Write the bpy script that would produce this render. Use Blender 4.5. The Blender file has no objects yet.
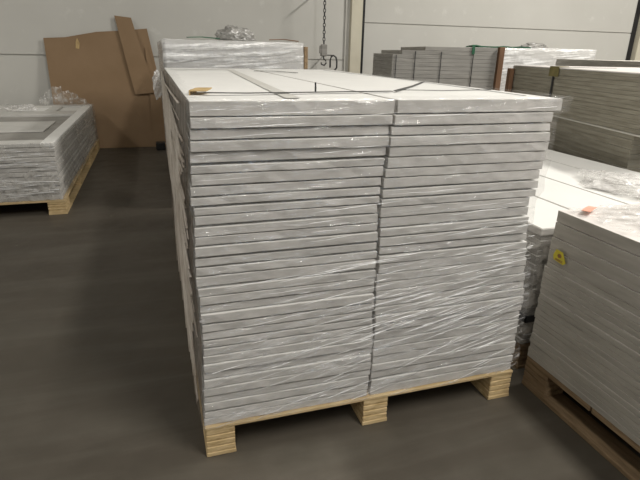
import bpy, bmesh, math, random
from mathutils import Vector, Matrix, noise
R = math.radians
random.seed(7)
scene = bpy.context.scene
C = scene.collection

# ------------------------------------------------------------------ helpers
def tag(o, label=None, cat=None, group=None, kind=None):
    if label: o['label'] = label
    if cat: o['category'] = cat
    if group: o['group'] = group
    if kind: o['kind'] = kind
    return o

def obj(name, bm, mats, parent=None, loc=(0, 0, 0), rz=0, smooth=False):
    me = bpy.data.meshes.new(name)
    bm.normal_update(); bm.to_mesh(me); bm.free()
    for m in (mats if isinstance(mats, (list, tuple)) else [mats]):
        me.materials.append(m)
    if smooth:
        for p in me.polygons: p.use_smooth = True
    o = bpy.data.objects.new(name, me); C.objects.link(o)
    o.location = loc; o.rotation_euler = (0, 0, rz)
    if parent: o.parent = parent
    return o

def empty(name, loc=(0, 0, 0), rz=0):
    o = bpy.data.objects.new(name, None); C.objects.link(o)
    o.location = loc; o.rotation_euler = (0, 0, rz); o.empty_display_size = .1
    return o

def add_box(bm, x0, x1, y0, y1, z0, z1, bev=0.0):
    g = bmesh.ops.create_cube(bm, size=1)['verts']
    for v in g:
        v.co = Vector((x0 if v.co.x < 0 else x1, y0 if v.co.y < 0 else y1, z0 if v.co.z < 0 else z1))
    if bev:
        ed = list({e for v in g for e in v.link_edges})
        bmesh.ops.bevel(bm, geom=ed, offset=bev, segments=1, affect='EDGES')

def box(x0, x1, y0, y1, z0, z1, bev=0.0):
    bm = bmesh.new(); add_box(bm, x0, x1, y0, y1, z0, z1, bev); return bm

def cuts(bm, axis, vals):
    n = Vector((0, 0, 0)); n[axis] = 1
    for v in vals:
        co = Vector((0, 0, 0)); co[axis] = v
        bmesh.ops.bisect_plane(bm, geom=bm.verts[:] + bm.edges[:] + bm.faces[:], plane_co=co, plane_no=n)

def add_tube(bm, pts, r, n=8, closed=False):
    pts = [Vector(p) for p in pts]; rings = []
    N = len(pts)
    for i, p in enumerate(pts):
        a = pts[(i - 1) % N] if (closed or i > 0) else p
        b = pts[(i + 1) % N] if (closed or i < N - 1) else p
        t = (b - a).normalized()
        u = t.cross(Vector((0.13, 0.2, 0.97))).normalized(); w = t.cross(u)
        rings.append([bm.verts.new(p + (u * math.cos(2 * math.pi * k / n) + w * math.sin(2 * math.pi * k / n)) * r) for k in range(n)])
    M = N if closed else N - 1
    for i in range(M):
        A, B = rings[i], rings[(i + 1) % N]
        for k in range(n):
            bm.faces.new((A[k], A[(k + 1) % n], B[(k + 1) % n], B[k]))
    if not closed:
        bm.faces.new(rings[0][::-1]); bm.faces.new(rings[-1])

def lerp_table(tab, z):
    if z >= tab[0][0]: return tab[0][1]
    for (z0, v0), (z1, v1) in zip(tab, tab[1:]):
        if z >= z1: return v1 + (v0 - v1) * (z - z1) / (z0 - z1)
    return tab[-1][1]

# ------------------------------------------------------------------ materials
def newmat(name):
    m = bpy.data.materials.new(name); m.use_nodes = True
    nt = m.node_tree; b = nt.nodes['Principled BSDF']
    return m, nt, b
def N(nt, t, **kw):
    n = nt.nodes.new(t)
    for k, v in kw.items():
        if k.startswith('i_'): n.inputs[k[2:].replace('_', ' ')].default_value = v
        else: setattr(n, k, v)
    return n
def coords(nt, scale=(1, 1, 1), rot=(0, 0, 0), world=False):
    t = N(nt, 'ShaderNodeTexCoord'); mp = N(nt, 'ShaderNodeMapping')
    mp.inputs['Scale'].default_value = scale; mp.inputs['Rotation'].default_value = rot
    if world:
        g = N(nt, 'ShaderNodeNewGeometry'); nt.links.new(g.outputs['Position'], mp.inputs['Vector'])
    else:
        nt.links.new(t.outputs['Object'], mp.inputs['Vector'])
    return mp.outputs['Vector']
def ramp(nt, src, stops):
    r = N(nt, 'ShaderNodeValToRGB'); e = r.color_ramp.elements
    while len(e) < len(stops): e.new(0.5)
    for el, (p, c) in zip(e, stops):
        el.position = p; el.color = (c, c, c, 1) if isinstance(c, (int, float)) else (*c, 1)
    nt.links.new(src, r.inputs['Fac']); return r.outputs['Color']
def nz(nt, vec, scale=5, detail=4, rough=.55, dist=0):
    n = N(nt, 'ShaderNodeTexNoise'); n.inputs['Scale'].default_value = scale
    n.inputs['Detail'].default_value = detail; n.inputs['Roughness'].default_value = rough
    n.inputs['Distortion'].default_value = dist
    nt.links.new(vec, n.inputs['Vector']); return n.outputs['Fac']
def mixc(nt, fac, a, b, mode='MIX'):
    n = N(nt, 'ShaderNodeMix', data_type='RGBA', blend_type=mode)
    for s, v in ((n.inputs[0], fac), (n.inputs[6], a), (n.inputs[7], b)):
        if isinstance(v, (int, float)): s.default_value = v
        elif isinstance(v, tuple): s.default_value = (*v, 1)
        else: nt.links.new(v, s)
    return n.outputs[2]
def math_(nt, op, a, b=0.0):
    n = N(nt, 'ShaderNodeMath', operation=op)
    for s, v in ((n.inputs[0], a), (n.inputs[1], b)):
        if isinstance(v, (int, float)): s.default_value = v
        else: nt.links.new(v, s)
    return n.outputs[0]
def bump(nt, b, h, strength=.3, dist=.01):
    n = N(nt, 'ShaderNodeBump'); n.inputs['Strength'].default_value = strength; n.inputs['Distance'].default_value = dist
    nt.links.new(h, n.inputs['Height']); nt.links.new(n.outputs['Normal'], b.inputs['Normal'])

def mat_noise(name, c1, c2, scale=6, rough=.7, stretch=(1, 1, 1), bmp=.2, bscale=60, world=False, spec=.3, lo=.3, hi=.7):
    m, nt, b = newmat(name); v = coords(nt, stretch, world=world)
    f = nz(nt, v, scale, 5)
    nt.links.new(ramp(nt, f, [(lo, c1), (hi, c2)]), b.inputs['Base Color'])
    b.inputs['Roughness'].default_value = rough; b.inputs['Specular IOR Level'].default_value = spec
    if bmp: bump(nt, b, nz(nt, v, bscale, 3), bmp, .004)
    return m

M = {}
M['face'] = mat_noise('white_board_face', (.74, .735, .71), (.80, .795, .77), 3, .55, bmp=.05)
M['edge'] = mat_noise('white_board_edge', (.47, .455, .43), (.62, .60, .57), 14, .8, (1, 1, 3), .3, 90, world=True)
M['face_g'] = mat_noise('grey_board_face', (.60, .58, .53), (.68, .66, .60), 3, .6)
M['edge_g'] = mat_noise('taupe_board_edge', (.25, .23, .18), (.38, .355, .29), 9, .75, (.5, .5, 6), .3, 60, world=True)
M['edge_a'] = mat_noise('warm_grey_board_edge', (.38, .36, .32), (.50, .475, .43), 9, .75, (.6, .6, 5), .3, 60, world=True)
M['edge_d'] = mat_noise('mid_grey_board_edge', (.25, .24, .22), (.36, .345, .32), 8, .75, (.5, .5, 5), .3, 60, world=True)
M['face_a'] = mat_noise('pinkish_white_face', (.72, .68, .65), (.80, .77, .74), 6, .5)
M['door'] = mat_noise('grey_white_door', (.50, .49, .46), (.62, .61, .58), 5, .5)
M['black'] = mat_noise('black_strap', (.015, .015, .017), (.03, .03, .03), 5, .35, bmp=0)
M['darkmetal'] = mat_noise('dark_metal', (.03, .03, .032), (.07, .07, .07), 20, .4)
M['tape'] = mat_noise('grey_tape', (.56, .55, .51), (.62, .61, .57), 5, .45)
M['tan'] = mat_noise('tan_card', (.40, .28, .13), (.55, .40, .20), 20, .8)
M['olive'] = mat_noise('olive_card', (.16, .14, .05), (.24, .20, .08), 20, .7)
M['green'] = mat_noise('green_band', (.02, .10, .05), (.05, .16, .09), 10, .5)
M['brownpost'] = mat_noise('brown_wood', (.14, .075, .04), (.26, .15, .09), 6, .8, (1, 1, .2))
M['orange'] = mat_noise('orange_marking', (.75, .36, .26), (.85, .50, .40), 10, .5)
M['column'] = mat_noise('cream_column', (.60, .56, .45), (.66, .62, .50), 4, .6, bmp=.05)
M['yellow'] = mat_noise('yellow_sticker', (.62, .52, .03), (.70, .60, .06), 8, .5, bmp=0)
M['brownink'] = mat_noise('brown_print', (.25, .13, .05), (.35, .18, .06), 8, .5, bmp=0)
M['ceiling'] = mat_noise('ceiling_paint', (.55, .55, .53), (.62, .62, .6), 2, .8)
M['housing'] = mat_noise('lamp_housing', (.6, .6, .6), (.7, .7, .7), 2, .4)

def wood(name, a, b_, gx):
    m, nt, b = newmat(name); v = coords(nt, gx)
    f = nz(nt, v, 6, 6, .65, .6)
    g = nz(nt, coords(nt, (1, 1, 1)), 3, 2)
    col = ramp(nt, f, [(.3, a), (.7, b_)])
    nt.links.new(mixc(nt, ramp(nt, g, [(.35, .25), (.7, 0.0)]), col, tuple(x * .5 for x in a)), b.inputs['Base Color'])
    b.inputs['Roughness'].default_value = .8; b.inputs['Specular IOR Level'].default_value = .2
    bump(nt, b, f, .4, .004); return m
M['wood'] = wood('pallet_pine', (.46, .33, .16), (.74, .57, .33), (1, 8, 8))
M['wood2'] = wood('pallet_brown', (.19, .13, .075), (.42, .30, .18), (8, 1, 8))
M['chip'] = wood('chip_block', (.42, .29, .13), (.80, .62, .36), (3, 3, 16))

def mk_floor():
    m, nt, b = newmat('worn_concrete'); v = coords(nt, (1, 1, 1), world=True)
    big = nz(nt, v, .9, 5, .6, .3); fine = nz(nt, v, 7, 8, .7)
    st = nz(nt, coords(nt, (.5, 3.5, 1), (0, 0, R(-14)), world=True), 1.6, 5, .6, .4)
    c = ramp(nt, big, [(.3, (.066, .056, .043)), (.7, (.108, .094, .075))])
    c = mixc(nt, ramp(nt, st, [(.45, 0.0), (.75, .5)]), c, (.16, .148, .122))
    c = mixc(nt, ramp(nt, fine, [(.3, .35), (.65, 0.0)]), c, (.055, .05, .04))
    sp = N(nt, 'ShaderNodeTexVoronoi'); sp.inputs['Scale'].default_value = 3.2; nt.links.new(v, sp.inputs['Vector'])
    c = mixc(nt, ramp(nt, sp.outputs['Distance'], [(.0, .6), (.03, 0.0)]), c, (.34, .32, .27))
    nt.links.new(c, b.inputs['Base Color'])
    nt.links.new(ramp(nt, fine, [(.3, .42), (.7, .62)]), b.inputs['Roughness'])
    b.inputs['Specular IOR Level'].default_value = .3
    bump(nt, b, fine, .12, .004); return m
M['floor'] = mk_floor()

def mk_wall():
    m, nt, b = newmat('painted_concrete'); v = coords(nt, (1, 1, 1), world=True)
    f = nz(nt, v, .8, 4); f2 = nz(nt, v, 5, 6, .6)
    c = ramp(nt, f, [(.3, (.56, .55, .51)), (.7, (.62, .61, .57))])
    c = mixc(nt, ramp(nt, f2, [(.62, 0.0), (.72, .45)]), c, (.72, .71, .67))
    nt.links.new(c, b.inputs['Base Color']); b.inputs['Roughness'].default_value = .8
    bump(nt, b, f2, .15, .006); return m
M['wall'] = mk_wall()

def mk_card():
    m, nt, b = newmat('corrugated_card'); v = coords(nt)
    f = nz(nt, v, 2.0, 4)
    w = N(nt, 'ShaderNodeTexWave', wave_type='BANDS', bands_direction='X'); w.inputs['Scale'].default_value = 40
    nt.links.new(v, w.inputs['Vector'])
    c = ramp(nt, f, [(.3, (.25, .168, .098)), (.7, (.30, .205, .125))])
    nt.links.new(c, b.inputs['Base Color']); b.inputs['Roughness'].default_value = .85
    b.inputs['Specular IOR Level'].default_value = .15
    bump(nt, b, w.outputs['Fac'], .08, .003); return m
M['card'] = mk_card()

def film(name, ang, axis='Y', base=.10, peak=.65, lo=.52, hi=.72, tint=(.86, .87, .88), along=1.5, across=38, rough=.16, zfade=None, bstr=.6, pleat=.0, gloss=.06, fan=None, width=.016):
    """clear stretch film: see-through, glossy, milkier where it bunches into pleats"""
    m, nt, b = newmat(name)
    out = nt.nodes['Material Output']
    rot = {'Y': (0, R(ang), 0), 'X': (R(ang), 0, 0), 'Z': (0, 0, R(ang))}[axis]
    sc = {'Y': (along, across, across), 'X': (across, along, across), 'Z': (along, across, across)}[axis]
    v = coords(nt, (1, 1, 1), rot, world=True)
    mp = N(nt, 'ShaderNodeMapping'); mp.inputs['Scale'].default_value = sc; nt.links.new(v, mp.inputs['Vector'])
    src = mp.outputs['Vector']
    if fan:   # pleats rise more steeply to the right lower down, where the film was wound on from the pallet
        g0 = N(nt, 'ShaderNodeNewGeometry'); s0 = N(nt, 'ShaderNodeSeparateXYZ'); nt.links.new(g0.outputs['Position'], s0.inputs[0])
        m0 = N(nt, 'ShaderNodeMapRange'); nt.links.new(s0.outputs['Z'], m0.inputs[0])
        for i, q in enumerate(fan): m0.inputs[i + 1].default_value = q
        zz = math_(nt, 'SUBTRACT', s0.outputs['Z'], math_(nt, 'MULTIPLY', s0.outputs['X'], m0.outputs[0]))
        c0 = N(nt, 'ShaderNodeCombineXYZ')
        nt.links.new(math_(nt, 'MULTIPLY', s0.outputs['X'], along), c0.inputs[0])
        nt.links.new(math_(nt, 'MULTIPLY', s0.outputs['Y'], across * .3), c0.inputs[1])
        nt.links.new(math_(nt, 'MULTIPLY', zz, across), c0.inputs[2]); src = c0.outputs[0]
    wv = nz(nt, src, 1.0, 3, .5, .15)
    patch = nz(nt, coords(nt, (1, 1, 2), world=True), 3.2, 4, .6)
    f = math_(nt, 'ADD', wv, math_(nt, 'MULTIPLY', math_(nt, 'SUBTRACT', patch, .5), .75))
    if zfade:
        g = N(nt, 'ShaderNodeNewGeometry'); s = N(nt, 'ShaderNodeSeparateXYZ'); nt.links.new(g.outputs['Position'], s.inputs[0])
        mr = N(nt, 'ShaderNodeMapRange'); nt.links.new(s.outputs['Z'], mr.inputs[0])
        for i, q in enumerate(zfade): mr.inputs[i + 1].default_value = q
        f = math_(nt, 'ADD', f, mr.outputs[0])
    a = ramp(nt, f, [(lo, base), (hi, peak)])
    # narrow pleats: thin lines where the stretched noise crosses a few levels
    line = None
    for lv in (.40, .50, .60):
        d = math_(nt, 'ABSOLUTE', math_(nt, 'SUBTRACT', wv, lv))
        q = ramp(nt, d, [(.0, 1.0), (width, 0.0)])
        line = q if line is None else math_(nt, 'MAXIMUM', line, q)
    line = math_(nt, 'MULTIPLY', line, ramp(nt, math_(nt, 'ADD', f, 0), [(lo - .06, 0.0), (lo + .12, pleat)]))
    a = math_(nt, 'MAXIMUM', a, line)
    b.inputs['Base Color'].default_value = (*tint, 1)
    b.inputs['Roughness'].default_value = rough
    b.inputs['Specular IOR Level'].default_value = .6
    nt.links.new(a, b.inputs['Alpha'])
    crumple = nz(nt, coords(nt, (1, 1, 1), world=True), 26, 4, .6, .6)
    bump(nt, b, math_(nt, 'ADD', wv, math_(nt, 'MULTIPLY', crumple, .5)), bstr, .02)
    # thin clear film still mirrors lamps: add a glossy coat over the see-through part
    gl = N(nt, 'ShaderNodeBsdfGlossy'); gl.inputs['Roughness'].default_value = rough
    nt.links.new([n for n in nt.nodes if n.type == 'BUMP'][-1].outputs['Normal'], gl.inputs['Normal'])
    ms = N(nt, 'ShaderNodeMixShader'); ms.inputs[0].default_value = gloss
    nt.links.new(b.outputs[0], ms.inputs[1]); nt.links.new(gl.outputs[0], ms.inputs[2])
    nt.links.new(ms.outputs[0], out.inputs['Surface'])
    return m
M['film_front'] = film('film_front', 12, 'Y', .01, .22, .58, .82, (.95, .95, .96), along=2.4, across=30, rough=.14, zfade=(.1, 1.0, .09, -.07), pleat=.5, gloss=.08, bstr=.9, fan=(.25, .85, .27, .04), width=.035)
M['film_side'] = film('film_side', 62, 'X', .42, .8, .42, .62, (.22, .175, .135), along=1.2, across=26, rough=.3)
M['film_top'] = film('film_top', 5, 'Z', .02, .3, .6, .8, along=3, across=20)
M['film_white'] = film('film_white', 4, 'Y', .34, .9, .48, .66, (.98, .98, .97), along=2, across=30, rough=.2)
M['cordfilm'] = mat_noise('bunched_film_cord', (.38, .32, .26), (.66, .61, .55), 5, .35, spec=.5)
M['pleat'] = film('film_pleat', 4, 'Y', .75, 1.0, .35, .55, (.98, .98, .98), along=3, across=30, rough=.3, gloss=.3)
M['film_dark'] = film('film_dark', 20, 'Z', .7, .95, .4, .6, (.33, .32, .30), along=10, across=18, rough=.3)
M['film_crumple'] = film('film_crumple', 20, 'Z', .12, .7, .45, .65, (.86, .84, .82), along=10, across=18, rough=.18, bstr=1.0)
M['film_grey'] = film('film_grey', 30, 'X', .12, .6, .48, .68, (.62, .60, .56), along=3, across=22, rough=.2)

# ------------------------------------------------------------------ words
ONES = ['zeroth', 'topmost', 'second', 'third', 'fourth', 'fifth', 'sixth', 'seventh', 'eighth', 'ninth', 'tenth', 'eleventh', 'twelfth',
        'thirteenth', 'fourteenth', 'fifteenth', 'sixteenth', 'seventeenth', 'eighteenth', 'nineteenth']
def word(n):
    if n < 20: return ONES[n]
    t, u = divmod(n, 10); T = {2: 'twent', 3: 'thirt', 4: 'fort'}[t]
    return T + 'ieth' if u == 0 else T + 'y-' + {1: 'first'}.get(u, ONES[u])
def rank(k, n):       # k = 0 is the top
    if k == 0: return 'topmost board'
    if k == n - 1: return 'lowest board, on the pallet'
    if k >= n / 2 and n - k < 20:
        return '%s board from the bottom' % word(n - k)
    return '%s board from the top' % word(k + 1)

# ------------------------------------------------------------------ boards
def board_mesh(w, l, h, seed, bev=.0025, amp=.0012, ragged=.0018, nx=10, ny=6, sag=0):
    """a flat board, origin at its near left bottom corner; edge faces use slot 1"""
    bm = box(0, w, 0, l, 0, h, min(bev, h * .25))
    cuts(bm, 0, [w * (i + 1) / (nx + 1) for i in range(nx)])
    cuts(bm, 1, [l * (i + 1) / (ny + 1) for i in range(ny)])
    bm.normal_update()
    for f in bm.faces:
        f.material_index = 0 if abs(f.normal.z) > .9 else 1
    for v in bm.verts:
        x, y, z = v.co
        v.co.z += amp * noise.noise(Vector((x * 3.1 + seed * 7.3, y * 1.5, seed * 3.7))) + sag * ((x / w - .5) ** 2 * 4 - 1)
        if y < .02 or y > l - .02:
            v.co.y += ragged * noise.noise(Vector((x * 22 + seed * 5, z * 80, seed)))
        if x < .02 or x > w - .02:
            v.co.x += ragged * noise.noise(Vector((y * 9, z * 80 + 4, seed * 2)))
    return bm

def stack(name, x, y, rz, w, l, z0, ths, mats, where, group, seed, jit=.006, gap=.0016, bev=.0012, xf=None, yjit=.004, first_kind='board', cat='board', shift=0, total=None):
    """boards laid one on another from z0 up; each one an object of its own"""
    rnd = random.Random(seed); variants = {}; z = z0; n = total or len(ths); out = []
    for i, t in enumerate(ths):
        k = n - 1 - i - shift
        key = (round(t, 4), i % 4)
        if key not in variants:
            variants[key] = obj(name, board_mesh(w, l, t - gap, seed + i, bev, .0006), mats)
            o = variants[key]
        else:
            o = variants[key].copy(); C.objects.link(o)
        dx = rnd.uniform(-jit, jit) + (xf(i / max(1, len(ths) - 1)) if xf else 0)
        dy = rnd.uniform(-yjit, yjit)
        o.location = (x + math.cos(rz) * dx - math.sin(rz) * dy, y + math.sin(rz) * dx + math.cos(rz) * dy, z + .0012)
        o.rotation_euler = (0, 0, rz + rnd.uniform(-.001, .001))
        tag(o, '%s: %s' % (where, rank(k, n)), cat, group)
        z += t; out.append(o)
    return out, z

def pallet(label, x, y, rz, w, l, h, wood_m, block_m, bw=.10, bl=.14, deck=.018, bottom=.016, rows=4, overhang=0, ndeck=5):
    p = empty('pallet', (x, y, 0), rz); tag(p, label, 'pallet')
    ys = [(l - bl) * i / (rows - 1) for i in range(rows)]
    xs = [0, (w - bw) / 2 + .012, w - bw]
    for xx in xs:
        obj('bottom_board', box(xx, xx + bw, 0, l, 0, bottom, .002), wood_m, p)
    for xx in xs:
        for yy in ys:
            bm = box(xx + .002, xx + bw - .002, yy + .002, yy + bl, bottom, h - deck, .002)
            # the blocks are glued up from thin plies: shallow grooves all round
            hh = h - deck - bottom
            cuts(bm, 2, [bottom + hh * q + s for q in (.25, .5, .75) for s in (-.004, .004)])
            cx, cy = xx + bw / 2, yy + bl / 2
            cuts(bm, 2, [bottom + hh * q for q in (.25, .5, .75)])
            for v in bm.verts:
                for q in (.25, .5, .75):
                    if abs(v.co.z - (bottom + hh * q)) < .0004:
                        v.co.x += .006 * (1 if v.co.x < cx else -1); v.co.y += .006 * (1 if v.co.y < cy else -1)
            obj('block', bm, block_m, p)
    dl = (l + 0.0) / ndeck
    for i in range(ndeck):
        obj('deck_board', box(0, w, i * dl + (.004 if i else 0), (i + 1) * dl - .004, h - deck, h, .002), wood_m, p)
    return p

# ================================================================== SETTING
YB = 6.35
def struct(name, bm, m):
    return tag(obj(name, bm, m), kind='structure')
struct('floor', box(-9, 13, -9, YB + .2, -.1, 0), M['floor'])
bm = bmesh.new()
# back wall left of the column, with a shadow joint at 1.18 m; right of it the joint is at 1.70 m
for (x0, x1, zs) in ((-9, 2.80, [(0, 1.168), (1.186, 3.2), (3.22, 6)]), (2.98, 13, [(0, 1.70), (1.722, 3.2), (3.22, 6)])):
    for a, b_ in zs: add_box(bm, x0, x1, YB, YB + .18, a, b_)
    add_box(bm, x0, x1, YB + .02, YB + .2, 0, 6)
struct('wall_back', bm, M['wall'])
struct('wall_left', box(-9.2, -9, -9, YB + .2, 0, 6), M['wall'])
struct('wall_right', box(13, 13.2, -9, YB + .2, 0, 6), M['wall'])
struct('wall_front', box(-9.2, 13.2, -9.2, -9, 0, 6), M['wall'])
struct('ceiling', box(-9.2, 13.2, -9.2, YB + .2, 6, 6.15), M['ceiling'])
bm = box(2.80, 2.975, YB - .10, YB + .1, 0, 6, .004); struct('trim_1', bm, M['column'])
bm = box(2.975, 3.035, YB - .04, YB - .002, 0, 6); struct('trim_2', bm, M['black'])
bm = box(2.735, 2.80, YB - .03, YB - .001, 0, 6); struct('trim_3', bm, M['tape'])
bm = box(8.20, 8.29, YB - .02, YB - .001, 0, 6); struct('trim_4', bm, M['black'])
bm = box(8.29, 9.2, YB - .12, YB - .001, 0, 6, .004); struct('trim_5', bm, M['column'])

# ================================================================== MAIN STACK
LT = [(1.17, .012), (1.096, .012), (.961, .005), (.89, .001), (.86, .010), (.693, .0), (.627, .004), (.457, .010), (.312, .002), (.118, -.004)]
ST = [(1.177, .622), (1.14, .610), (1.097, .600), (1.022, .594), (.945, .588), (.85, .578), (.767, .583), (.663, .584), (.518, .583), (.402, .586), (.281, .586), (.125, .583)]
RT = [(1.171, 1.222), (1.130, 1.212), (1.126, 1.186), (1.101, 1.180), (.967, 1.184), (.906, 1.172), (.863, 1.178), (.83, 1.150), (.718, 1.158), (.601, 1.177), (.435, 1.196), (.308, 1.190), (.194, 1.200), (.131, 1.192)]
pallet('pale pine pallet under the tall film-wrapped stack in the middle', -.005, 0, 0, 1.205, 2.5, .122, M['wood'], M['chip'], rows=5, deck=.012)
DEP = 2.48
def main_col(side, n):
    z = .122; tot = 1.168 - .122 - .040
    raw = [random.uniform(.88, 1.12) for _ in range(n - 1)]; s = sum(raw)
    ths = [r / s * tot for r in raw] + [.040]
    yj = 0
    for i, t in enumerate(ths):
        zc = z + t / 2
        a, b_ = (lerp_table(LT, zc), lerp_table(ST, zc) - .005) if side == 'left' else (lerp_table(ST, zc) + .004, lerp_table(RT, zc))
        a += random.uniform(-.002, .002); b_ += random.uniform(-.003, .002)
        gap = random.choice([.0035, .004, .005, .0065, .008])
        if i == n - 1: gap = .0012
        yj = random.choice([0, .001, .002, .003, .003, .004, -.003]) + random.uniform(-.001, .001)
        bm = board_mesh(b_ - a, DEP, t - gap, i * 1.7 + (0 if side == 'left' else 50), .0014, .0011, .003, nx=14, ny=8)
        o = obj('board', bm, [M['face'], M['edge']], loc=(a, yj + .008, z + .001))
        k = n - 1 - i
        tag(o, 'white board in %s column of central wrapped stack: %s' % (side, rank(k, n)), 'board', 'boards in the %s column of the central stack' % side)
        z += t
main_col('left', 34); main_col('right', 32)
TOPZ = 1.168

# film around the central stack
def wrap_film():
    bm = bmesh.new()
    rows = 120; nf, nr, nb, nl = 150, 30, 16, 46
    grid = []
    off = .007
    for j in range(rows + 1):
        z = .126 + (TOPZ + .006 - .126) * j / rows
        x0 = lerp_table(LT, z) - off; x1 = lerp_table(RT, z) + off
        if z > 1.08: x1 += .010 * ((z - 1.08) / .09)
        y0, y1 = -.010, DEP + .02
        ring = []
        for i in range(nf):
            t = i / nf; x = x0 + (x1 - x0) * t
            u = x * math.cos(R(11)) + z * math.sin(R(11)); v = -x * math.sin(R(11)) + z * math.cos(R(11))
            d = abs(noise.noise(Vector((u * 2.2, v * 26, 1.3)))) * .009 + .004 * noise.noise(Vector((x * 9, z * 30, 3)))
            # pinched tight near both vertical corners
            e = min(1, min(t, 1 - t) * 14)
            ring.append(Vector((x, y0 - d * e, z)))
        for i in range(nr):
            y = y0 + (y1 - y0) * (i / nr)
            d = abs(noise.noise(Vector((y * 3, z * 20, 7.1)))) * .012
            ring.append(Vector((x1 + d * min(1, i / 3), y, z)))
        for i in range(nb):
            ring.append(Vector((x1 + (x0 - x1) * i / nb, y1, z)))
        for i in range(nl):
            y = y1 + (y0 - y1) * (i / nl); e = min(1, min(i, nl - i) / 3)
            # pleats fan down from the far top corner
            a = math.atan2(1.17 - z + .25, (y1 - y) + .12)
            d = abs(noise.noise(Vector((a * 11, 2.2, .6 * (y1 - y))))) * .016 + .004 * noise.noise(Vector((y * 8, z * 12, 9)))
            ring.append(Vector((x0 - d * e, y, z)))
        grid.append([bm.verts.new(p) for p in ring])
    n = len(grid[0])
    for j in range(rows):
        for i in range(n):
            f = bm.faces.new((grid[j][i], grid[j][(i + 1) % n], grid[j + 1][(i + 1) % n], grid[j + 1][i]))
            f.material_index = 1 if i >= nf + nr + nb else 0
            f.smooth = True
    # top hem folded a little way over the top boards
    top = grid[-1]; prev = top
    c = Vector((.6, 1.2, TOPZ))
    for s in range(1, 4):
        cur = []
        for i, v in enumerate(top):
            ins = .016 * s * (1 + .8 * noise.noise(Vector((i * .21, s * .3, 4))))
            p = v.co.copy()
            dx = 1 if p.x < .3 and i >= nf + nr + nb else (-1 if nf <= i < nf + nr else 0)
            dy = 1 if i < nf else (-1 if nf + nr <= i < nf + nr + nb else 0)
            p += Vector((dx * ins, dy * ins, .002 + .003 * abs(noise.noise(Vector((i * .3, s, 1))))))
            cur.append(bm.verts.new(p))
        for i in range(n):
            f = bm.faces.new((prev[i], prev[(i + 1) % n], cur[(i + 1) % n], cur[i])); f.material_index = 0; f.smooth = True
        prev = cur
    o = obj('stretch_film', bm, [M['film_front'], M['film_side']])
    tag(o, 'clear wrinkled stretch film wound around the tall central stack', 'plastic film'); return o
film_root = wrap_film()

def pleats(parent, x0, x1, z0, z1, y, n, seed, slope, dens, wmin=.0004, wmax=.0014, lmin=.03, lmax=.34, name='pleats'):
    """film bunched into fine cords, tapering out at both ends"""
    rnd = random.Random(seed); bm = bmesh.new(); c = 0; tries = 0
    while c < n and tries < n * 60:
        tries += 1
        x = rnd.uniform(x0, x1); z = rnd.uniform(z0, z1)
        if rnd.random() > dens(x, z): continue
        L = rnd.uniform(lmin, lmax) * rnd.uniform(.5, 1); k = slope(x, z) + rnd.gauss(0, .035); w = rnd.uniform(wmin, wmax)
        m = 10; rings = []; ph = rnd.uniform(0, 9)
        for i in range(m + 1):
            t = i / m; px = x + L * (t - .5)
            pz = z + k * L * (t - .5) + .0025 * noise.noise(Vector((px * 14, ph, 0)))
            if not (x0 <= px <= x1 and z0 <= pz <= z1): continue
            ww = w * math.sin(math.pi * (.04 + .92 * t)) * (1 + .5 * noise.noise(Vector((px * 60, ph, 2))))
            py = y - .003 - .002 * noise.noise(Vector((px * 9, pz * 20, 5)))
            rings.append([bm.verts.new((px, py + a, pz + b_)) for a, b_ in ((0, -ww), (-ww * 1.2, -ww * .3), (-ww * 1.2, ww * .3), (0, ww))])
        for A, B in zip(rings, rings[1:]):
            for q in range(4): bm.faces.new((A[q], A[(q + 1) % 4], B[(q + 1) % 4], B[q])).smooth = True
        if len(rings) > 1: c += 1
    bmesh.ops.recalc_face_normals(bm, faces=bm.faces)
    o = obj(name, bm, M['pleat'], parent); o['kind'] = 'stuff'; return o
def dens_main(x, z):
    p = noise.noise(Vector((x * 2.6 + 3, z * 4.2, 6.5))) * .9 + .25
    low = 1.0 if z < .68 else .42
    if z < .24 and x < .35: low = .25
    return max(.03, min(1, p * 1.3)) * low * (.55 + .6 * min(1, max(0, (x - .1) / .6)))
def slope_main(x, z):
    return .03 + .26 * max(0, min(1, (.80 - z) / .5)) * (.6 + .4 * min(1, x))
pleats(film_root, .012, 1.175, .14, 1.15, -.013, 270, 5, slope_main, dens_main)

# brownish bunched cords fanning down over the left side
bm = bmesh.new(); rnd = random.Random(17)
for i in range(90):
    y0 = 2.42 - rnd.uniform(0, .5) ** 1.0; z0 = 1.15 - rnd.uniform(0, .25) * rnd.random()
    a = rnd.choice([.004, .03, .07, .11, .15, .2, .26, .32, .4, .5, .7, .9]) + rnd.uniform(-.03, .04); L = 2.5
    pts = []
    for q in range(15):
        t = q / 14; y = y0 - L * t * math.cos(a); z = z0 - L * t * math.sin(a) * (.75 + .25 * t)
        if y < .03 or z < .15: break
        pts.append((lerp_table(LT, z) - .015 - .004 * min(1, y / .3) - .008 * abs(noise.noise(Vector((y * 3, z * 4, i)))), y, z))
    if len(pts) > 3: add_tube(bm, pts, rnd.uniform(.0012, .0038), 5)
o = obj('side_pleats', bm, M['cordfilm'], film_root, smooth=True); o['kind'] = 'stuff'

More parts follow.
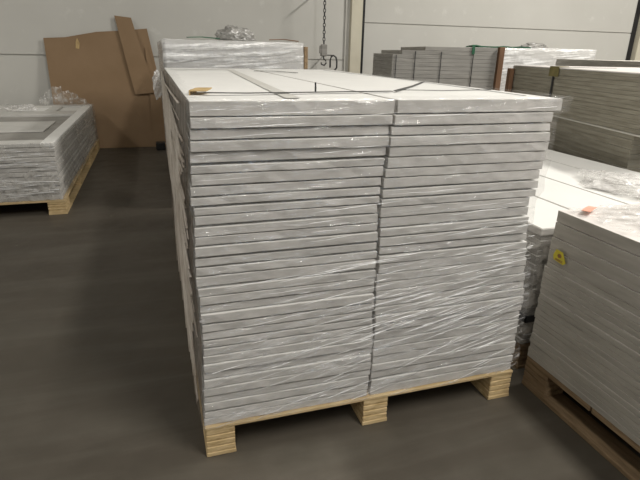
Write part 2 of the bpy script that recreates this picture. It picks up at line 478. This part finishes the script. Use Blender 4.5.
def ribbon(pts, w, t, z_up=True):
    """flat strap along a polyline"""
    bm = bmesh.new(); P = [Vector(p) for p in pts]; rings = []
    for i, p in enumerate(P):
        d = (P[min(i + 1, len(P) - 1)] - P[max(i - 1, 0)]).normalized()
        s = d.cross(Vector((0, 0, 1)))
        if s.length < .1: s = Vector((1, 0, 0))
        s.normalize(); u = s.cross(d).normalized()
        rings.append([bm.verts.new(p + s * a * w / 2 + u * b_) for a, b_ in ((-1, 0), (1, 0), (1, t), (-1, t))])
    for A, B in zip(rings, rings[1:]):
        for k in range(4): bm.faces.new((A[k], A[(k + 1) % 4], B[(k + 1) % 4], B[k]))
    bm.faces.new(rings[0][::-1]); bm.faces.new(rings[-1])
    bmesh.ops.recalc_face_normals(bm, faces=bm.faces)
    return bm
zt = TOPZ + .002
def strap(pts, w, label, mat='black', name='strap', t=.002, cat='strap', grp=None):
    o = obj(name, ribbon(pts, w, t), M[mat]); tag(o, label, cat, grp); return o
strap([(.07, .18, zt + .006), (.2, .20, zt + .003), (.45, .245, zt + .002), (.72, .28, zt + .002)], .019, 'black strap lying across the left top board of the central stack')
strap([(.735, .285, zt + .003), (.95, .57, zt + .001), (1.165, .88, zt)], .011, 'black strap running slantwise over the right top board of the central stack')
strap([(.74, .282, zt + .006), (.95, .32, zt + .001), (1.185, .37, zt)], .005, 'thin dark cord from the strap crossing to the right edge of the central stack', name='cord', cat='cord')
strap([(.565, 2.03, zt), (.66, 1.90, zt + .004), (.775, 1.76, zt + .001)], .022, 'short loose black strap end near the far side of the central stack top')
strap([(.437, .262, zt + .003), (.438, .266, zt + .018), (.437, .264, zt + .032)], .006, 'stub of black strap sticking up from the central stack top', name='strap_end')
strap([(.31, .06, zt), (.33, .5, zt), (.385, 1.4, zt), (.43, 2.18, zt)], .045, 'grey tape strip running lengthwise over the left top board', 'tape', 'tape_strip', .0003, 'tape')
strap([(.05, 2.1, zt + .0013), (.25, 2.18, zt + .0013), (.46, 2.22, zt + .0013)], .05, 'grey tape strip across the far left end of the central stack top', 'tape', 'tape_strip', .0003, 'tape')
strap([(1.135, .10, zt), (1.15, .5, zt), (1.17, 1.2, zt), (1.12, 2.3, zt)], .006, 'thin grey cord running lengthwise near right edge of central stack top', 'darkmetal', 'cord', .001, 'cord')

# card corner protector at the near left corner
bm = box(0, .048, 0, .13, 0, .003, .001)
add_box(bm, -.003, 0, 0, .12, -.05, .003)
cuts(bm, 1, [.03, .06, .09])
for v in bm.verts: v.co.z += .002 * noise.noise(Vector((v.co.x * 20, v.co.y * 18, 3))) + .001
o = obj('corner_protector', bm, M['tan'], loc=(.030, .20, TOPZ + .010), rz=R(-14))
tag(o, 'tan cardboard corner protector on near left corner of the central stack', 'corner protector')

def crumple(name, cx, cy, cz, rx, ry, rz_, mat, label, seed, amp=.35, cat='plastic film', sub=4, flat=True):
    bm = bmesh.new(); bmesh.ops.create_icosphere(bm, subdivisions=sub, radius=1)
    for v in bm.verts:
        p = v.co.copy()
        n = noise.fractal(p * 1.7 + Vector((seed, 0, 0)), 1.0, 2.2, 4) + .5 * abs(noise.noise(p * 5 + Vector((0, seed, 0))))
        p *= 1 + amp * n
        if flat: p.z = max(p.z, -.12 + .05 * noise.noise(p * 4))
        v.co = Vector((p.x * rx, p.y * ry, (p.z + (.12 if flat else 0)) * rz_))
    if flat:
        m_ = min(v.co.z for v in bm.verts)
        for v in bm.verts: v.co.z -= m_
    o = obj(name, bm, mat, loc=(cx, cy, cz), smooth=False); tag(o, label, cat); return o
crumple('film_tail', -.045, 2.42, 1.06, .028, .03, .085, M['film_white'], 'white bunched film tail hanging at the far left corner of central stack', 3, flat=False)

# ================================================================== STACK RIGHT NEAR (A)
pallet('brown worn pallet under the near right stack with the yellow sticker', 1.306, -2.35, 0, 1.2, 2.41, .14, M['wood2'], M['wood2'], bw=.10, bl=.13, deck=.022, bottom=.02, rows=3, ndeck=7)
thsA = [.0222] * 19 + [.050, .050, .058, .045]
zA = .14; n = len(thsA); rnd = random.Random(3)
cache = {}
for i, t in enumerate(thsA):
    k = n - 1 - i
    a = 1.306 + (.0 if i < 12 else .003 * (i - 12) / 3) + rnd.uniform(-.002, .0015)
    if i > 18: a = 1.3135 + .003 * (i - 19)
    dy = rnd.uniform(-.004, .004)
    key = (t, i % 3 if t < .03 else i)
    if key in cache: o = cache[key].copy(); C.objects.link(o)
    else:
        o = obj('board', board_mesh(1.17, 2.40, t - (.0015 if t < .03 else .0025), i + 90, .0012, .0006), [M['face_a'], M['edge_a']]); cache[key] = o
    o.location = (a, -2.345 + dy, zA + .0012)
    tag(o, 'near right stack with yellow sticker: %s' % rank(k, n), 'board', 'boards in the near right stack'); zA += t
TA = zA
# yellow sticker
def hexa(r, k=1.0, n=6, ph=0): return [(r * math.cos(2 * math.pi * i / n + ph) * k, r * math.sin(2 * math.pi * i / n + ph)) for i in range(n)]
root = empty('sticker', (1.3055, -.004, .607))
root.scale = (.8, .68, .62); tag(root, 'yellow warning sticker with brown mark on the near right stack', 'sticker')
def plate(pts, x0, x1):
    bm = bmesh.new(); a = [bm.verts.new((x0, p[0], p[1])) for p in pts]; b_ = [bm.verts.new((x1, p[0], p[1])) for p in pts]
    bm.faces.new(a); bm.faces.new(b_[::-1])
    for i in range(len(pts)): bm.faces.new((a[i], b_[i], b_[(i + 1) % len(pts)], a[(i + 1) % len(pts)]))
    bmesh.ops.recalc_face_normals(bm, faces=bm.faces); return bm
obj('backing', plate([(-.062, -.026), (-.030, .030), (.018, .034), (.034, -.008), (.026, -.034), (-.045, -.042)], -.0015, 0), M['yellow'], root)
obj('printed_mark', plate([(y * .9 - .012, z * .9 + .002) for y, z in hexa(.015, 1.1, 8)], -.0022, -.0015), M['brownink'], root)
for i in range(2):
    obj('printed_line', plate([(-.040, -.022 - i * .008), (-.040, -.026 - i * .008), (.014, -.024 - i * .006), (.014, -.020 - i * .006)], -.0022, -.0015), M['brownink'], root)
# crumpled film over its top
def sheet(x0, x1, y0, y1, z, nx, ny, fn, mat, name, label, rz=0, cat='plastic film'):
    bm = bmesh.new(); g = []
    for j in range(ny + 1):
        g.append([bm.verts.new((x0 + (x1 - x0) * i / nx, y0 + (y1 - y0) * j / ny, z + fn(x0 + (x1 - x0) * i / nx, y0 + (y1 - y0) * j / ny))) for i in range(nx + 1)])
    for j in range(ny):
        for i in range(nx):
            f = bm.faces.new((g[j][i], g[j][i + 1], g[j + 1][i + 1], g[j + 1][i])); f.smooth = True
    o = obj(name, bm, mat); tag(o, label, cat); return o
sheet(1.34, 2.45, -1.3, .03, TA + .004, 90, 110,
      lambda x, y: .018 * abs(noise.noise(Vector((x * 9, y * 6, 2)))) + .012 * abs(noise.noise(Vector((x * 26, y * 22, 5)))),
      M['film_crumple'], 'film_sheet', 'loose crumpled clear film lying on top of the near right stack')
crumple('film_bunch', 2.20, .56, .666, .12, .24, .05, M['film_crumple'], 'bunched clear film on the white boards behind the near right stack', 8, .5)
strap([(1.365, -.030, TA + .016), (1.40, -.01, TA + .018), (1.44, .015, TA + .014)], .03, 'salmon strip of tape under the film on the near right stack', 'orange', 'tape_strip', .002, 'tape')

# ================================================================== STACK RIGHT BEHIND (B)
pallet('pallet under the low white stack behind the near right stack', 1.35, .15, 0, 1.30, 2.45, .13, M['wood2'], M['wood2'], rows=4)
rndB = random.Random(5)
bst, zB = stack('board', 1.350, .150, 0, 1.30, 2.45, .13, [.0215] * 23, [M['face'], M['edge_d']],
                'low stack behind the near right one', 'boards in the low white topped stack', 31, jit=.007, shift=1, total=24)
xs = [1.345, 1.66, 2.0, 2.37, 2.662]
nmB = ['leftmost', 'second from left', 'third from left', 'rightmost']
for i in range(4):
    o = obj('plank', board_mesh(xs[i + 1] - xs[i] - .008, 2.46, .032, 70 + i, .004, nx=3), [M['face'], M['edge']], loc=(xs[i] + .003, .145 - .004 * i, zB + .001))
    tag(o, 'white plank on the low stack right of the central one, %s of four' % nmB[i], 'plank', 'white planks on top of the low right stack')
# wrap round the near left corner of it and a black band
bm = bmesh.new(); g = []
path = [(1.338, .60 - .09 * i) for i in range(6)] + [(1.338 + .08 * i, .132) for i in range(6)]
for j in range(30):
    z = .14 + .5 * j / 29; row = []
    for q, (px, py) in enumerate(path):
        d = .012 * abs(noise.noise(Vector((q * .9, z * 14, 3))))
        row.append(bm.verts.new((px - (d if q < 6 else 0), py - (d if q >= 5 else 0), z)))
    g.append(row)
for a, b_ in zip(g, g[1:]):
    for i in range(len(a) - 1):
        f = bm.faces.new((a[i], a[i + 1], b_[i + 1], b_[i])); f.smooth = True
tag(obj('film_wrap', bm, M['film_grey']), 'dull film around the corner of the low stack between two tall stacks', 'plastic film')
bm = bmesh.new()
for (a, b_) in zip([(1.322, .7), (1.322, .118), (1.9, .118)], [(1.322, .118), (1.9, .118), (1.9, .7)][:2]):
    add_box(bm, min(a[0], b_[0]) - .002, max(a[0], b_[0]) + .002, min(a[1], b_[1]) - .002, max(a[1], b_[1]) + .002, .255, .285)
tag(obj('black_band', bm, M['black']), 'black band low around the corner of the low right stack', 'strap')

# ================================================================== STACK RIGHT FAR (C), turned 13 degrees
rC = R(-13); dC = Vector((math.sin(R(13)), math.cos(R(13)))); sC = Vector((math.cos(R(13)), -math.sin(R(13))))
def Cp(u, v): return (2.75 + sC.x * u + dC.x * v, 1.1 + sC.y * u + dC.y * v)
a = Cp(.0, -.06); LC = 1.85
pallet('pallet under the tall grey-brown stack at the right wall side', a[0], a[1], rC, 1.2, LC, .14, M['wood2'], M['wood2'], rows=3)
_, z1 = stack('board', a[0], a[1], rC, 1.2, LC, .14, [.0295] * 24, [M['face_g'], M['edge_g']], 'lower half of the tall grey-brown stack at right', 'boards in the lower grey-brown stack', 41, jit=.004, gap=.0011, bev=.0006)
a2 = Cp(-.012, -.22)
o = obj('cover_sheet', board_mesh(1.22, LC + .17, .010, 5, .002), [M['face_g'], M['face_g']], loc=(a2[0], a2[1], z1 + .001), rz=rC)
tag(o, 'pale sheet between the two halves of the tall grey-brown stack', 'sheet')
a3 = Cp(-.0, -.22)
_, z2 = stack('board', a3[0], a3[1], rC, 1.19, LC + .16, z1 + .012, [.0272] * 12 + [.019], [M['face_g'], M['edge_g']], 'upper half of the tall grey-brown stack at right', 'boards in the upper grey-brown stack', 47, jit=.003, gap=.0011, bev=.0006)
o = obj('cover_sheet', board_mesh(1.2, LC + .15, .008, 9, .002), [M['face_a'], M['face_a']], loc=(a3[0] - .004, a3[1], z2 + .001), rz=rC)
tag(o, 'pale cover sheet on top of the tall grey-brown stack', 'sheet')
# strap with olive protector
pu = 1.02
p0 = Cp(-.012, pu); p1 = Cp(.5, pu)
strap([(p1[0], p1[1], z2 + .012), (Cp(.0, pu)[0], Cp(.0, pu)[1], z2 + .012)], .02, 'black strap over the top of the tall grey-brown stack')
bm = box(-.006, -.001, -.012, .012, 0, z2 - z1 - .0); o = obj('strap', bm, M['black'], loc=(Cp(-.006, pu)[0], Cp(-.006, pu)[1], z1 + .015), rz=rC)
tag(o, 'black vertical strap down the side of the tall grey-brown stack', 'strap')
bm = box(-.013, -.009, -.07, .07, -.07, .006); add_box(bm, -.013, .07, -.07, .07, .002, .006)
tag(obj('edge_protector', bm, M['olive'], loc=(Cp(0, pu)[0], Cp(0, pu)[1], z2 + .013), rz=rC), 'olive card edge protector under strap on the grey-brown stack', 'edge protector')
pq = Cp(-.03, LC - .08)
tag(obj('wooden_batten', box(-.02, .02, -.035, .035, z1, z2 - .02, .003), M['brownpost'], loc=(pq[0], pq[1], 0), rz=rC), 'short brown batten at the far end of the grey-brown stack', 'batten')
# second stack just right of it
a4 = Cp(1.26, 1.20)
pallet('pallet under the grey stack beyond the grey-brown stack at right', a4[0], a4[1], rC, 1.2, 2.2, .14, M['wood2'], M['wood2'], rows=3)
stack('board', a4[0], a4[1], rC, 1.2, 2.2, .14, [.0376] * 30, [M['face_g'], M['edge_a']], 'grey stack beyond the grey-brown stack', 'boards in the grey stack beyond the grey-brown one', 53)

# ================================================================== STACK BACK CENTRE (D), turned 13 degrees
def Dp(u, v): return (2.45 + sC.x * u + dC.x * v, 4.0 + sC.y * u + dC.y * v)
WD = 1.17
q = Dp(0, 0)
pallet('pallet under the grey stack by the back wall right of the column', q[0], q[1], rC, WD, 1.2, .14, M['wood2'], M['wood2'], rows=3)
def back_stack():
    rnd = random.Random(61); z = .14; n = 30; c = {}
    for i in range(n):
        t = .041; w = WD; x0 = 0
        if i == n - 1: x0, w = .36, WD - .36
        elif i == n - 2: x0, w = .10, WD - .10
        key = (w, i % 3)
        if key in c: o = c[key].copy(); C.objects.link(o)
        else: o = obj('board', board_mesh(w, 1.2, t - .0015, 200 + i, .001, .0006), [M['face_g'], M['edge_d']]); c[key] = o
        p = Dp(x0 + rnd.uniform(-.003, .003), rnd.uniform(-.003, .002))
        o.location = (p[0], p[1], z + .001); o.rotation_euler = (0, 0, rC)
        tag(o, 'grey stack at back wall under green band: %s' % rank(n - 1 - i, n), 'board', 'boards in the grey back stack'); z += t
    return z
zD = back_stack()
def at_D(name, bm, m, u, v, label, cat, z=0, group=None):
    p = Dp(u, v); return tag(obj(name, bm, m, loc=(p[0], p[1], z), rz=rC), label, cat, group)
at_D('wooden_post', box(-.03, .03, -.03, .03, 0, zD + .01, .004), M['brownpost'], WD + .035, -.02, 'brown upright post at right end of the grey back stack', 'post')
for u, nm, tp in ((.04, 'leftmost', .09), (.25, 'second from left', .05), (.54, 'third from left', .05), (.90, 'rightmost', .06)):
    at_D('strap', box(-.004, .004, -.010, -.007, 0, zD - tp), M['black'], u, 0, 'black vertical strap on the grey back stack, %s of four' % nm, 'strap', 0, 'vertical straps on the grey back stack')
bm = bmesh.new(); add_box(bm, .88, 1.55, .01, .2, .002, .014)
cuts(bm, 0, [.93 + .05 * i for i in range(12)])
for v in bm.verts: v.co.z += .022 * max(0, noise.noise(Vector((v.co.x * 6, v.co.y * 5, 1)))) + .003
add_box(bm, .88, .91, -.013, -.004, -.07, .020)
at_D('green_band', bm, M['green'], 0, 0, 'green packing band folded on top of the grey back stack', 'band', zD)

# ================================================================== STACK BACK RIGHT WHITE (E)
pallet('pallet under the bright white wrapped stack far right at back wall', 4.10, 4.35, 0, 1.42, 1.2, .14, M['wood2'], M['wood2'], rows=3)
_, zE = stack('board', 4.10, 4.35, 0, 1.42, 1.2, .14, [.0622] * 20, [M['face'], M['edge']], 'white wrapped stack at the back wall, right side', 'boards in the white back right stack', 67)
def box_film(x0, x1, y0, y1, z0, z1, mat, label, seed, amp=.01, top=True, nz_=24, rz=0):
    bm = bmesh.new(); pts = []
    nx, ny = 40, 30
    for i in range(nx): pts.append((x0 + (x1 - x0) * i / nx, y0, 0, -1))
    for i in range(ny): pts.append((x1, y0 + (y1 - y0) * i / ny, 1, 0))
    for i in range(nx): pts.append((x1 - (x1 - x0) * i / nx, y1, 0, 1))
    for i in range(ny): pts.append((x0, y1 - (y1 - y0) * i / ny, -1, 0))
    g = []
    for j in range(nz_ + 1):
        z = z0 + (z1 - z0) * j / nz_; row = []
        for k, (x, y, a, b_) in enumerate(pts):
            d = amp * abs(noise.noise(Vector((x * 6 + y * 6, z * 16, seed)))) + .4 * amp * abs(noise.noise(Vector((x * 20, y * 20 + z * 22, seed))))
            row.append(bm.verts.new((x + a * d, y + b_ * d, z)))
        g.append(row)
    n = len(pts)
    for A, B in zip(g, g[1:]):
        for i in range(n): bm.faces.new((A[i], A[(i + 1) % n], B[(i + 1) % n], B[i])).smooth = True
    if top:
        prev = g[-1]; cx, cy = (x0 + x1) / 2, (y0 + y1) / 2
        for s in (.03, .1, .2, .35, .5, .7, .97):
            cur = []
            for k, (x, y, a, b_) in enumerate(pts):
                px, py = x + (cx - x) * s, y + (cy - y) * s
                cur.append(bm.verts.new((px, py, z1 + .001 + amp * abs(noise.noise(Vector((px * 9, py * 9, seed + 2)))))))
            for i in range(n): bm.faces.new((prev[i], prev[(i + 1) % n], cur[(i + 1) % n], cur[i])).smooth = True
            prev = cur
        bm.faces.new(prev)
    o = obj('stretch_film', bm, mat); tag(o, label, 'plastic film'); return o
box_film(4.085, 5.535, 4.335, 5.57, .15, zE + .004, M['film_white'], 'cloudy film around the bright white stack far right at the back wall', 4)
crumple('film_bunch', 4.72, 4.55, zE + .012, .20, .1, .05, M['film_dark'], 'dark grey bunched film on top of the bright white back right stack', 12, .3)
tag(obj('wooden_batten', box(4.02, 4.06, 4.26, 4.32, 0, zE - .01, .003), M['brownpost']), 'brown batten standing left of the bright white back right stack', 'batten')

# ================================================================== STACK BEHIND THE CENTRAL ONE (F)
pallet('pallet under the white wrapped stack directly behind the central one', .04, 2.98, 0, 1.12, 2.4, .14, M['wood'], M['chip'], rows=3)
_, zF = stack('board', .04, 2.98, 0, 1.10, 2.4, .14, [.0368] * 33, [M['face'], M['edge']], 'white wrapped stack behind the central stack', 'boards in the stack behind the central one', 71, jit=.004)
box_film(.025, 1.150, 2.965, 5.4, .15, zF + .004, M['film_white'], 'shiny cloudy film around the white stack behind the central stack', 9, .012)
crumple('film_bunch', .62, 3.2, zF + .014, .15, .10, .09, M['film_dark'], 'grey bunched film peak on top of the stack behind the central one', 21, .35)
strap([(.22, 3.02, zF + .022), (.33, 3.05, zF + .028), (.47, 3.08, zF + .02)], .05, 'green strap piece on the white stack behind the central one', 'green', 'strap_piece', .006)
strap([(.88, 3.05, zF + .02), (1.0, 3.03, zF + .026), (1.12, 3.02, zF + .014)], .05, 'reddish brown card strip on the stack behind the central one', 'brownpost', 'card_strip', .006, 'card strip')
tag(obj('wooden_post', box(1.168, 1.198, 2.99, 3.05, 0, 1.33, .003), M['wood2']), 'wooden upright post at the right end of stack behind the central one', 'post')

# ================================================================== LEFT LOW STACK OF DOORS (G)
pallet('pale pine pallet under the low film-wrapped stack of doors at left', -2.40, 3.03, 0, 1.57, 3.05, .125, M['wood'], M['chip'], bw=.14, bl=.2, rows=4)
nG = 11; zG = .125; cache = {}; rnd = random.Random(9)
for i in range(nG):
    key = i % 3
    if key in cache: o = cache[key].copy(); C.objects.link(o)
    else: o = obj('board', board_mesh(1.53, 3.0, .0355, 300 + i, .004, nx=12), [M['door'], M['edge']]); cache[key] = o
    o.location = (-2.385 + rnd.uniform(-.008, .008), 3.05 + rnd.uniform(-.01, .01), zG + .001)
    tag(o, 'low wrapped stack at left, panel below the framed door: %s' % ('topmost board' if i == nG - 1 else rank(nG - 1 - i, nG)), 'board', 'boards in the low left stack'); zG += .0385
# framed door on top
root = empty('framed_door', (-.855, 3.05, zG + .001)); tag(root, 'grey-white framed door with recessed panels on top of the low left stack', 'door')
def part(name, x0, x1, y0, y1, z0, z1, mat='door'):
    return obj(name, box(x0, x1, y0, y1, z0, z1, .004), M[mat], root)
part('stile', -.10, 0, 0, 3.0, 0, .032, 'face'); part('stile', -1.53, -1.43, 0, 3.0, 0, .032)
part('rail', -1.43, -.10, 0, .17, 0, .032); part('rail', -1.43, -.10, 1.95, 2.30, 0, .032); part('rail', -1.43, -.10, 2.86, 3.0, 0, .032)
part('mullion', -.45, -.33, 2.30, 2.86, 0, .032); part('mullion', -.96, -.84, 2.30, 2.86, 0, .032)
part('panel', -1.43, -.10, .17, 1.95, 0, .008, 'edge_d')  # darker grey puts the shading in the recess into its colour
part('raised_panel', -1.2, -.2, .75, 1.45, .008, .020, 'door')
for x0, x1 in ((-.33, -.10), (-.84, -.45), (-1.43, -.96)): part('panel', x0, x1, 2.30, 2.86, 0, .012, 'face')
TG = zG + .033
gf = box_film(-2.41, -.835, 3.03, 6.08, .127, TG + .006, M['film_grey'], 'wrinkled clear film around the low stack of doors at left', 15, .018, top=False)
pleats(gf, -2.4, -.85, .16, TG - .01, 3.012, 150, 8, lambda x, z: .02, lambda x, z: .5, .0012, .0035, .05, .4)
crumple('film_bunch', -1.52, 5.35, TG + .01, .13, .07, .05, M['film_crumple'], 'small silvery bunch of film on the low left stack', 33, .5)
# ragged film standing up at the far right corner
def curtain(path, z0, hs, mat, label, seed, nzr=14):
    bm = bmesh.new(); g = []
    n = 40
    for j in range(nzr + 1):
        row = []
        for i in range(n + 1):
            t = i / n; k = t * (len(path) - 1); a = int(min(k, len(path) - 2)); f = k - a
            x = path[a][0] * (1 - f) + path[a + 1][0] * f; y = path[a][1] * (1 - f) + path[a + 1][1] * f
            h = hs[a] * (1 - f) + hs[a + 1] * f; h *= 1 + .25 * noise.noise(Vector((t * 14, seed, 0)))
            zz = z0 + h * j / nzr; w = .02 + .05 * j / nzr
            row.append(bm.verts.new((x + w * noise.noise(Vector((t * 9, zz * 9, seed))), y - .01 + w * noise.noise(Vector((t * 12, zz * 8, seed + 5))), zz)))
        g.append(row)
    for A, B in zip(g, g[1:]):
        for i in range(n): bm.faces.new((A[i], A[i + 1], B[i + 1], B[i])).smooth = True
    tag(obj('film_flap', bm, mat), label, 'plastic film')
curtain([(-1.45, 5.95), (-1.25, 5.97), (-1.05, 5.97), (-.87, 5.9), (-.83, 5.6)], TG, [.10, .24, .16, .05, .02], M['film_grey'], 'ragged clear film flap standing up at the far end of the low left stack', 2)

# ================================================================== CARDBOARD ON THE WALL
def sheet_poly(poly, th, name, mat, label, cat, hole=None):
    """upright sheet: poly of (x, z) with lean; y = ybase + lean*z"""
    bm = bmesh.new(); yb = lambda z: 6.09 + .15 * z
    F = [bm.verts.new((x, yb(z), z)) for x, z in poly]; B = [bm.verts.new((x, yb(z) + th, z)) for x, z in poly]
    bm.faces.new(F); bm.faces.new(B[::-1])
    for i in range(len(poly)): bm.faces.new((F[i], B[i], B[(i + 1) % len(poly)], F[(i + 1) % len(poly)]))
    bmesh.ops.recalc_face_normals(bm, faces=bm.faces)
    return bm
bm = sheet_poly([(-1.33, 0), (.07, 0), (.03, .8), (-.085, 1.535), (-.4, 1.50), (-.72, 1.475), (-1.1, 1.40), (-1.35, 1.385), (-1.335, .8)], .008, 'cardboard_sheet', None, '', '')
o = obj('cardboard_sheet', bm, M['card']); tag(o, 'large brown cardboard sheet leaning against the back wall', 'cardboard')
bm = sheet_poly([(-.985, 1.27), (-.945, 1.26), (-.93, 1.33), (-.955, 1.395), (-.975, 1.35)], .003, '', None, '', '')
for v in bm.verts: v.co.y -= .005
tag(obj('torn_flap', bm, M['tan'], o))
bm = sheet_poly([(-.31, .70), (-.03, .72), (-.235, 1.50), (-.27, 1.66), (-.475, 1.68), (-.445, 1.50), (-.38, 1.1)], .008, '', None, '', '')
for v in bm.verts: v.co.y -= .035
o = obj('cardboard_strip', bm, M['card']); tag(o, 'narrow brown cardboard strip leaning over the large cardboard sheet', 'cardboard')
bm = sheet_poly([(-.12, .0), (.05, .0), (.01, .75), (-.10, 1.3), (-.13, 1.3)], .006, '', None, '', '')
for v in bm.verts: v.co.y -= .016
o = obj('cardboard_strip', bm, M['card']); tag(o, 'thin upright cardboard strip at the right edge of the large cardboard sheet', 'cardboard')
tag(obj('rubber_block', box(-.10, .02, 5.78, 5.92, 0, .10, .01), M['black']), 'small black block on the floor below the cardboard', 'block')

# ================================================================== CHAIN AND HOOK
root = empty('chain_hoist', (2.27, 5.9, 1.17)); tag(root, 'dark chain hoist hanging in front of the back wall left of the column', 'hoist')
def link_bm(z, turn):
    bm = bmesh.new(); pts = []
    for k in range(14):
        a = 2 * math.pi * k / 14; u = .016 * math.cos(a); w = .028 * math.sin(a)
        pts.append((u if turn else 0, 0 if turn else u, z + w))
    add_tube(bm, pts, .006, 6, True); return bm
bm = bmesh.new(); add_tube(bm, [(0, 0, .90), (0, 0, 4.8)], .012, 8); obj('suspension_rod', bm, M['darkmetal'], root)
for k in range(15): obj('link', link_bm(.24 + k * .046, k % 2), M['darkmetal'], root, smooth=True)
bm = box(-.045, .045, -.03, .03, .06, .22, .012); add_box(bm, -.06, -.04, -.02, .02, .10, .2, .004)
obj('hoist_body', bm, M['edge_d'], root)
bm = bmesh.new(); add_tube(bm, [(0, 0, .07), (0, 0, .03), (.03, 0, .01), (.04, 0, -.03), (.01, 0, -.06), (-.03, 0, -.045), (-.035, 0, -.02)], .010, 8)
obj('hook', bm, M['darkmetal'], root, smooth=True)
root2 = empty('hook_loop', (2.42, 5.9, 1.08)); tag(root2, 'black looped hook beside the chain hoist', 'hook')
bm = bmesh.new(); add_tube(bm, [(-.05, 0, 0), (-.05, 0, .10), (-.035, 0, .15), (0, 0, .165), (.035, 0, .14), (.05, 0, .09), (.05, 0, 0), (.02, 0, -.03)], .012, 8)
obj('loop', bm, M['darkmetal'], root2, smooth=True)
bm = bmesh.new(); add_tube(bm, [(0, .25, .165), (0, .12, .165), (0, 0, .165)], .008, 8); obj('bracket', bm, M['darkmetal'], root2)
# wall bracket that reaches the wall
bm = bmesh.new(); add_tube(bm, [(0, .44, .90), (0, .2, .90), (0, 0, .90)], .012, 8); obj('wall_arm', bm, M['darkmetal'], root)
bm = bmesh.new(); add_tube(bm, [(0, .44, .165), (0, .25, .165)], .008, 8); obj('bracket', bm, M['darkmetal'], root2)

# ================================================================== LIGHTS
def lamp(x, y, w, l, power, label, z=5.7, rot=0, col=(1, .962, .895)):
    L = bpy.data.lights.new('strip_light', 'AREA'); L.shape = 'RECTANGLE'; L.size = w; L.size_y = l; L.energy = power; L.color = col
    o = bpy.data.objects.new('strip_light', L); C.objects.link(o); o.location = (x, y, z); o.rotation_euler = (0, 0, rot)
    f = obj('ceiling_light', box(-w / 2 - .03, w / 2 + .03, -l / 2 - .03, l / 2 + .03, z + .02, z + .12, .01), M['housing'], loc=(x, y, 0), rz=rot)
    tag(f, label, 'ceiling light', 'ceiling lights')
lamp(2.2, -3.0, .5, 3.0, 270, 'long white ceiling light behind the camera on the right')
lamp(7.0, .6, .5, 2.4, 620, 'long white ceiling light over the right hand stacks')
lamp(-1.0, -4.4, .5, 3.0, 110, 'long white ceiling light behind the camera on the left')
lamp(-5.5, 2.5, .5, 3.0, 130, 'long white ceiling light far over the left of the hall')
# daylight from a high window in the front wall
W = bpy.data.lights.new('window_daylight', 'AREA'); W.shape = 'RECTANGLE'; W.size = 3.0; W.size_y = 1.0; W.energy = 40; W.color = (.62, .76, 1)
o = bpy.data.objects.new('window_daylight', W); C.objects.link(o); o.location = (2.0, -8.9, 2.6); o.rotation_euler = (R(90), 0, 0)
w = bpy.data.worlds.new('world'); scene.world = w; w.use_nodes = True
w.node_tree.nodes['Background'].inputs[0].default_value = (.5, .5, .5, 1); w.node_tree.nodes['Background'].inputs[1].default_value = .1

# ================================================================== CAMERA
f, pt, yaw, roll, cx, cy, cz = 509.88, .3546, .3109, .0217, -.0723, -1.4066, 1.2983
cp, sp = math.cos(pt), math.sin(pt)
fw = Vector((math.sin(yaw) * cp, math.cos(yaw) * cp, -sp)); rt = Vector((math.cos(yaw), -math.sin(yaw), 0)); up = rt.cross(fw)
r2 = rt * math.cos(roll) + up * math.sin(roll); u2 = -rt * math.sin(roll) + up * math.cos(roll)
cam = bpy.data.cameras.new('camera'); co = bpy.data.objects.new('camera', cam); C.objects.link(co)
co.matrix_world = Matrix(((r2.x, u2.x, -fw.x, cx), (r2.y, u2.y, -fw.y, cy), (r2.z, u2.z, -fw.z, cz), (0, 0, 0, 1)))
cam.sensor_fit = 'HORIZONTAL'; cam.sensor_width = 36; cam.lens = f / 640 * 36; cam.clip_start = .05
scene.camera = co
vs = scene.view_settings
scene.display_settings.display_device = 'sRGB'
vs.view_transform = 'Standard'; vs.look = 'None'; vs.gamma = 1; vs.use_curve_mapping = False; vs.exposure = 0.12
